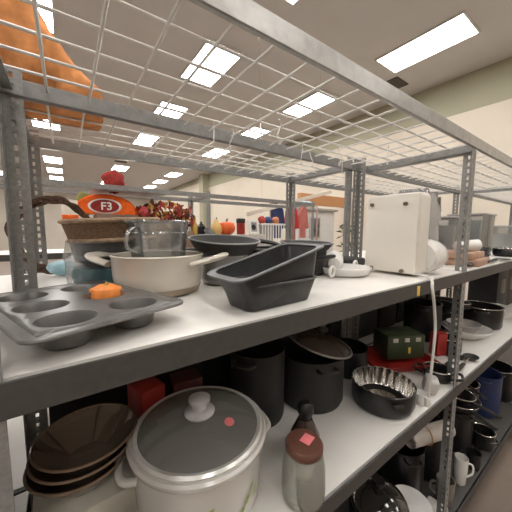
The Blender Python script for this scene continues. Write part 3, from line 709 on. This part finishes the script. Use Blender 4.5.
cook_pot('navy_pot', 'dark blue pot on the bottom shelf at the right edge of the photo', 'pot', (2.5, .58, S3+.001), .12, .3, mat('navy_enamel', (.02, .035, .11), .35), None, .4)
cook_pot('black_stock_pot', 'black pot between the frying pans and dark blue pot, bottom shelf', 'pot', (2.22, .62, S3+.001), .1, .3, BLACK, CHROME, .4)
cook_pot('black_stock_pot', 'black pot in the left part of the bottom shelf under the crock', 'pot', (.55, .6, S3+.001), .13, .2, BLACK, None, .4)

cook_pot('black_pot', 'black pot beyond the dark blue pot on the bottom shelf', 'pot', (2.85, .58, S3+.001), .13, .24, BLACK, CHROME, .4)
utensil('black spatula lying across the pots left of the dark blue pot', (2.05, .44, S3+.3+.02), .75, .34, math.radians(4))
mug('black_mug', 'black mug at the front of the bottom shelf below the silver-rimmed pan', (1.83, .425, S3+.001), .034, .1, BLACK, 2.0)
cook_pot('black_pot', 'low black pot at the front of the bottom shelf below the dark blue pot', 'pot', (2.08, .45, S3+.001), .06, .1, BLACK, CHROME, .9)

# ------------------------------------------------------------------ shelving across the aisle: things on it
b = new(); box(b, (0, 0, .144), (.3, .3, .288), .006); one('brown_carton', b, mat('brown_carton', (.2, .13, .09), .8), 'brown carton under the orange cushion across the aisle', 'carton', (.345, 2.56, S1+.001), 0)
def text_mesh(name, s, size, m, parent, loc, rot, ext=.002):
    cu = bpy.data.curves.new(name, 'FONT'); cu.body = s; cu.size = size; cu.extrude = ext; cu.align_x = 'CENTER'; cu.align_y = 'CENTER'; cu.offset = size*.02
    to = bpy.data.objects.new(name, cu); C.objects.link(to)
    dg = bpy.context.evaluated_depsgraph_get(); me = bpy.data.meshes.new_from_object(to.evaluated_get(dg))
    bpy.data.objects.remove(to); me.materials.clear(); me.materials.append(m)
    o = bpy.data.objects.new(name, me); C.objects.link(o); o.parent = parent; o.location = loc; o.rotation_euler = rot; return o
t = thing('orange_cushion', 'orange dome-shaped cushion with dark red oval badge and white lettering across the aisle', 'cushion', (.27, 2.5, S1+.29), math.radians(-8))
b = new(); secs = []
pts = [(.235*math.cos(PI*k/24), .16*math.sin(PI*k/24)**.85) for k in range(25)]
bm_ = new(); rows = []
for y, f in ((-.06, .86), (-.055, .93), (-.035, .985), (0, 1), (.035, .985), (.055, .93), (.06, .86)):
    rows.append([bm_.verts.new((x*f, y, z*f)) for x, z in pts])
for A, B in zip(rows, rows[1:]):
    for k in range(24): bm_.faces.new((A[k], A[k+1], B[k+1], B[k]))
    bm_.faces.new((A[-1], A[0], B[0], B[-1]))
bm_.faces.new(rows[0]); bm_.faces.new(rows[-1][::-1]); b.free()
obj('body', bm_, ORANGE, t)
b = new(); lathe(b, [(0, 0), (.056, 0), (.06, .004), (.056, .008), (0, .008)], 40, Matrix.Translation((.0, -.06, .06)) @ Matrix.Rotation(PI/2, 4, 'X'), None, 1.95, 1); bd = obj('badge', b, WHITE, t)
b = new(); lathe(b, [(0, 0), (.05, 0), (.05, .004), (0, .004)], 40, Matrix.Translation((.0, -.0675, .06)) @ Matrix.Rotation(PI/2, 4, 'X'), None, 1.98, 1); obj('badge_field', b, DKRED, bd)
text_mesh('lettering', 'F3', .085, WHITE, bd, (.01, -.073, .058), (PI/2, 0, 0))
one('leaf_mound', crumple(new(), .085, .22, 3, (.95, .8, 1), 21), DKRED, 'dark red rounded fabric bundle standing on top of the shelving across the aisle', 'bundle', (.345, 2.5, TOP+.07), 0)
b = new(); box(b, (0, 0, 0), (.5, .44, .006), .001); one('clear_shelf_cover', b, mat('pale_shelf_board', (.55, .54, .52), .6), 'pale board laid over the top frame across the aisle under the red bundle', 'board', (.42, 2.58, TOP-.009), 0)
def leaf_garland(loc, rz, label, Rx, H, n, cols, base):
    t = thing('leaf_garland', label, 'garland', loc, rz)
    b = new(); box(b, (0, .03, H*.28), (Rx*1.8, .1, H*.56), .03); obj('twig_base', b, TWIG, t)
    rnd = random.Random(4)
    for nm, m in cols:
        b = new()
        for _ in range(n):
            x = rnd.uniform(-Rx, Rx); z = rnd.uniform(.1, 1)*H*(1-.25*(x/Rx)**2); y = rnd.uniform(-.09, .07)
            R = M4((x, y, z), rnd.uniform(-1, 1), rnd.uniform(-3, 3), rnd.uniform(-1, 1)); s = rnd.uniform(.018, .036)
            v = [b.verts.new(R @ Vector(p)) for p in ((-s, 0, 0), (-s*.3, 0, s*.5), (s*.3, -.004, s*.45), (s*1.2, 0, 0), (s*.3, -.004, -s*.45), (-s*.3, 0, -s*.5))]
            b.faces.new(v)
        obj(nm, b, m, t, False)
    return t
def plain(n, c): return mat(n, c, .7, 0, .3, 20)
leaf_garland((.735, 2.47, S1+.155), 0, 'autumn garland of red, brown and yellow leaves across the aisle', .25, .26, 90,
             [('brown_leaves', plain('brown_leaf', (.1, .03, .02))), ('rust_leaves', plain('rust_leaf', (.3, .06, .025))), ('yellow_leaves', plain('yellow_leaf', (.5, .3, .06))), ('red_leaves', plain('red_leaf', (.35, .02, .02)))], None)
b = new(); box(b, (0, 0, .077), (.46, .26, .154), .006); one('brown_carton', b, mat('brown_carton2', (.24, .16, .11), .8), 'brown carton under the autumn leaf garland across the aisle', 'carton', (.735, 2.5, S1+.001), 0)
# left: pale card box, olive pillow
t = thing('card_box', 'pale boxed card with orange bow beside the left post, across the aisle', 'box', (.05, 2.42, S1+.001), 0)
b = new(); box(b, (-.02, 0, .19), (.1, .03, .38), .003); obj('box_body', b, mat('pale_card', (.68, .62, .52), .7), t)
b = new(); box(b, (-.02, -.017, .255), (.1, .004, .035), .001); bmesh.ops.create_icosphere(b, subdivisions=2, radius=.02, matrix=Matrix.Translation((-.02, -.02, .255))); obj('orange_bow', b, ORANGE, t)
b = new(); crumple(b, .1, .06, 3, (.6, .3, 1), 9); one('olive_pillow', b, OLIVE, 'small olive green pillow on end left of the orange cushion', 'pillow', (.12, 2.5, S1+.36), 0)
b = new(); box(b, (0, 0, .125), (.1, .2, .25), .006); one('brown_carton', b, mat('brown_carton', (.2, .13, .09), .8), 'narrow brown carton under the olive green pillow', 'carton', (.0+.115, 2.62, S1+.001), 0) if False else None
b = new(); box(b, (0, 0, .12), (.11, .16, .24), .006); one('red_carton', b, mat('reddish_brown_carton', (.16, .05, .04), .7), 'reddish brown carton under the olive green pillow across the aisle', 'carton', (.125, 2.55, S1+.001), 0)
one('red_ornament', crumple(new(), .04, .15, 3, (1, 1, 1), 2), mat('pinkish_red', (.5, .06, .07), .6), 'pinkish red ball ornament between the orange cushion and leaf garland', 'ornament', (.55, 2.42, S1+.32), 0)
b = new(); lathe(b, [(0, 0), (.03, 0), (.02, .02), (.016, .2), (.03, .26), (.034, .285), (.026, .283), (0, .27)], 24); one('candle_stand', b, TWIG, 'dark candle stand holding the pinkish red ball across the aisle', 'candle stand', (.55, 2.42, S1+.001), 0)
# small dark house, bottle next to post
b = new(); lathe(b, [(0, 0), (.03, 0), (.03, .12), (.012, .15), (.012, .2), (.016, .205), (0, .207)], 24); one('amber_bottle', b, mat('amber_bottle', (.5, .3, .05), .2), 'amber bottle left of the thin post across the aisle', 'bottle', (1.005, 2.44, S1+.092), 0)
b = new(); box(b, (0, 0, .045), (.14, .2, .09), .004); one('added_carton', b, BLACKM, 'low black carton under the amber bottle across the aisle', 'carton', (1.045, 2.5, S1+.001), 0)
t = thing('dark_lantern', 'little black lantern beside the amber bottle across the aisle', 'lantern', (1.075, 2.45, S1+.092), 0)
b = new(); box(b, (0, 0, .055), (.07, .06, .11), .004); obj('body', b, BLACK, t); b = new(); lathe(b, [(.045, .11), (.012, .14), (.012, .155), (0, .155)], 4, Matrix.Rotation(PI/4, 4, 'Z')); obj('roof', b, BLACK, t)
# right of the post
t = thing('orange_pumpkin', 'round orange pumpkin with dark stem right of the thin post, across the aisle', 'pumpkin', (1.36, 2.45, S1+.122), 0)
b = new(); lathe(b, [(0, .01), (.05, 0), (.085, .03), (.095, .07), (.08, .115), (.04, .13), (0, .122)], 48, None, lambda a, z: 1-.07*abs(math.sin(4*a))); obj('body', b, mat('pumpkin_skin', (.82, .14, .03), .5), t)
b = new(); tube(b, [(0, 0, .118), (.002, 0, .14), (.012, 0, .162)], [.014, .009, .01], 8); obj('stem', b, mat('dark_stem', (.06, .05, .03), .8), t)
b = new(); box(b, (0, 0, .06), (.4, .3, .12), .005); one('white_carton', b, mat('pale_carton', (.5, .45, .4), .7), 'pale carton under the round orange pumpkin across the aisle', 'carton', (1.385, 2.52, S1+.001), 0)
t = thing('yellow_gourd', 'yellow-tan gourd just right of the thin post, beside the pumpkin', 'gourd', (1.235, 2.44, S1+.122), 0)
b = new(); lathe(b, [(0, 0), (.045, .003), (.06, .04), (.05, .09), (.025, .125), (.015, .15), (0, .155)], 30); obj('body', b, mat('yellow_gourd_skin', (.7, .45, .16), .6), t)
b = new(); tube(b, [(0, 0, .15), (.01, 0, .17)], .006, 6); obj('stem', b, mat('dark_stem', (.06, .05, .03), .8), t)
t = thing('red_book_box', 'dark red box with small black cap right of the orange pumpkin', 'box', (1.54, 2.46, S1+.122), 0)
b = new(); box(b, (0, 0, .06), (.07, .06, .12), .004); obj('box_body', b, DKRED, t); b = new(); box(b, (0, 0, .145), (.09, .05, .05), .006); obj('cap', b, BLACKM, t)
t = thing('photo_frame', 'small white picture frame with dark oval right of the dark red box', 'picture frame', (1.72, 2.46, S1+.122), .15, None, -.12)
b = new()
for s in (-1, 1): box(b, (s*.06, 0, .08), (.03, .015, .16), .002); box(b, (0, 0, .08+s*.066), (.1, .015, .028), .002)
obj('frame', b, WHITE, t); b = new(); box(b, (0, .004, .08), (.1, .004, .11)); obj('backing', b, mat('mid_grey', (.3, .28, .27), .6), t, False)
b = new(); lathe(b, [(0, 0), (.03, 0), (.03, .003), (0, .003)], 28, Matrix.Translation((0, .002, .08)) @ Matrix.Rotation(PI/2, 4, 'X')); obj('dark_oval', b, BLACKM, t)
b = new(); box(b, (0, 0, .06), (.22, .3, .12), .005); one('white_carton', b, mat('pale_carton', (.5, .45, .4), .7), 'pale carton under the white picture frame across the aisle', 'carton', (1.69, 2.52, S1+.001), 0)

# ------------------------------------------------------------------ far background to the right
t = thing('white_rack', 'white slotted basket rack in the background right of the picture frame', 'rack', (1.98, 2.56, S1+.001), 0)
b = new()
for k in range(9): box(b, (-.16+.04*k, -.12, .13), (.012, .006, .2))
box(b, (0, -.12, .235), (.36, .012, .022)); box(b, (0, -.12, .02), (.36, .012, .03)); obj('slat_front', b, WHITE, t, False)
b = new(); box(b, (0, 0, .01), (.36, .25, .02)); box(b, (0, .12, .12), (.36, .01, .24)); obj('bin', b, mat('mid_grey', (.3, .28, .27), .6), t, False)
for k, (x, c, nm, lb) in enumerate(((1.88, mat('reddish_cloth', (.45, .06, .04), .9), 'folded_cloth', 'red folded cloth in the white rack'), (1.98, mat('blue_cloth', (.06, .08, .2), .9), 'folded_cloth', 'blue folded cloth in the white rack'), (2.09, mat('orange_cloth', (.65, .25, .12), .9), 'folded_cloth', 'orange folded cloth in the white rack'))):
    one(nm, crumple(new(), .05, .2, 3, (1, .8, .9), 30+k), c, lb, 'cloth', (x, 2.54, S1+.285), 0, 'cloths in the white rack')
# partition, hanging clothes, valance, plank
t = thing('white_partition', 'white partition wall with a framed picture, seen left of the middle back post', 'partition', (4.1, 3.72, 0), 0)
b = new(); box(b, (0, 0, 1.0), (1.05, .08, 2.0)); obj('panel', b, mat('white_partition_paint', (.68, .66, .63), .7), t, False)
fr = None
b = new(); box(b, (-.07, -.05, 1.66), (.3, .02, .42), .004); fr = obj('picture', b, mat('pale_frame', (.5, .48, .46), .5), t, False)
b = new(); box(b, (-.07, -.062, 1.66), (.24, .008, .36)); obj('image', b, mat('dark_mottled_print', (.12, .11, .11), .5, 0, .9, 14), fr, False)
b = new(); box(b, (0, -.02, 2.02), (1.15, .16, .04)); obj('top_cap', b, BEAM, t, False)
t = thing('clothes_rail', 'metal clothes rail in the background holding red and blue garments', 'clothes rail', (2.95, 3.1, 0), 0)
b = new()
for s in (-1, 1): tube(b, [(s*.5, 0, 0), (s*.5, 0, 2.0)], .012, 8)
obj('upright', b, CHROME, t); b = new(); tube(b, [(-.5, 0, 2.0), (.5, 0, 2.0)], .012, 8); obj('rail', b, CHROME, t)
def garment(x, label, m, w, h, ry=0):
    t = thing('garment', label, 'garment', (x, 3.1, 1.985), 0, 'garments on the background rail')
    b = new()
    pts = [(-.02, 0), (-w/2, -.08), (-w/2-.04, -.34), (-w/2+.02, -.36), (-w/2+.04, -.2), (-w/2+.03, -h), (w/2-.03, -h), (w/2-.04, -.2), (w/2-.02, -.36), (w/2+.04, -.34), (w/2, -.08), (.02, 0)]
    slab(b, pts, -.03, .03); o = obj('cloth', b, m, t, False)
    b = new(); tube(b, smoothpath([(0, 0, -.02), (0, 0, .02), (.02, 0, .04), (.0, 0, .055)], 4), .004, 6); obj('hanger', b, CHROME, t)
garment(2.58, 'navy garment hanging leftmost on the background rail', NAVY, .2, .5)
garment(2.87, 'red garment hanging in the middle of the background rail', mat('bright_red_cloth', (.5, .03, .03), .9), .2, .8)
garment(3.12, 'light red garment hanging rightmost on the background rail', mat('pale_red_cloth', (.5, .16, .13), .9), .14, .5)
one('pale_blue_bundle', crumple(new(), .1, .2, 3, (1.4, 1, .6), 12), mat('pale_blue_cloth', (.42, .6, .68), .8), 'pale blue folded cloth on top of the white partition', 'cloth', (3.8, 3.7, 2.105), 0)
b = new(); box(b, (0, 0, 0), (2.3, .3, .24)); one('orange_valance', b, mat('tan_orange_wood', (.56, .27, .12), .7), 'long tan-orange fascia board across the far right background', 'fascia board', (6.0, 4.6, 2.33), 0, None, 0, 0, False) if False else None
t = thing('fascia_board', 'long tan-orange fascia on posts in the background behind the middle post', 'fascia', (5.2, 4.4, 0), 0)
b = new(); box(b, (0, 0, 2.32), (1.8, .12, .24), .004); obj('fascia', b, mat('tan_orange_wood', (.56, .27, .12), .7), t, False)
for s in (-1, 1):
    b = new(); box(b, (s*.85, .03, 1.1), (.08, .06, 2.2), .003); obj('post', b, mat('tan_orange_wood', (.56, .27, .12), .7), t, False)
t = thing('ceiling_sign_plank', 'long pale plank hung at a slant in the background, above the pumpkin', 'plank', (2.8, 2.98, 2.03), 0, None, 0, math.radians(-14.6))
b = new(); box(b, (0, 0, 0), (1.75, .02, .055), .003); obj('plank', b, mat('pale_plank', (.66, .58, .5), .6), t, False)
for x in (-.6, .6):
    b = new(); tube(b, [(x, 0, .02), (x+.54, 0, 2.42)], .002, 5); obj('wire', b, CHROME, t)
t = thing('potted_plant', 'dark leafy plant in the background between the partition and the middle post', 'plant', (4.86, 3.5, 0), 0)
b = new(); lathe(b, [(0, 0), (.12, 0), (.15, .3), (.14, .3), (0, .28)], 24); obj('pot', b, BLACKM, t)
b = new(); rnd = random.Random(5)
for k in range(160):
    a = rnd.uniform(0, 2*PI); z = rnd.uniform(.4, 1.75); r = rnd.uniform(.02, .22)
    R = M4((r*math.cos(a), r*math.sin(a), z), rnd.uniform(-1, 1), rnd.uniform(-1, 1), a); s = rnd.uniform(.05, .09)
    v = [b.verts.new(R @ Vector(p)) for p in ((-s, 0, 0), (0, s*.3, .01), (s, 0, -.02), (0, -s*.3, .01))]; b.faces.new(v)
obj('leaves', b, mat('dark_leaf', (.03, .06, .03), .5), t, False)
b = new(); tube(b, [(0, 0, .25), (.01, 0, 1.6)], .015, 6); obj('stem', b, TWIG, t)

# ------------------------------------------------------------------ camera, world
cam = bpy.data.cameras.new('camera'); co = bpy.data.objects.new('camera', cam); C.objects.link(co)
r, u, n = (0.81604, -0.57798, 0.00433), (0.05169, 0.08044, 0.99542), (-0.57568, -0.81207, 0.09552)
co.matrix_world = Matrix(((r[0], u[0], n[0], 0), (r[1], u[1], n[1], 0), (r[2], u[2], n[2], 1.6), (0, 0, 0, 1)))
cam.sensor_width = 36; cam.lens = 36*266.67/512; cam.clip_start = .02
sc = bpy.context.scene; sc.camera = co
w = bpy.data.worlds.new('world'); sc.world = w; w.use_nodes = True
w.node_tree.nodes['Background'].inputs[0].default_value = (.9, .88, .85, 1); w.node_tree.nodes['Background'].inputs[1].default_value = .3
sc.view_settings.view_transform = 'Standard'; sc.view_settings.look = 'None'; sc.view_settings.exposure = 0
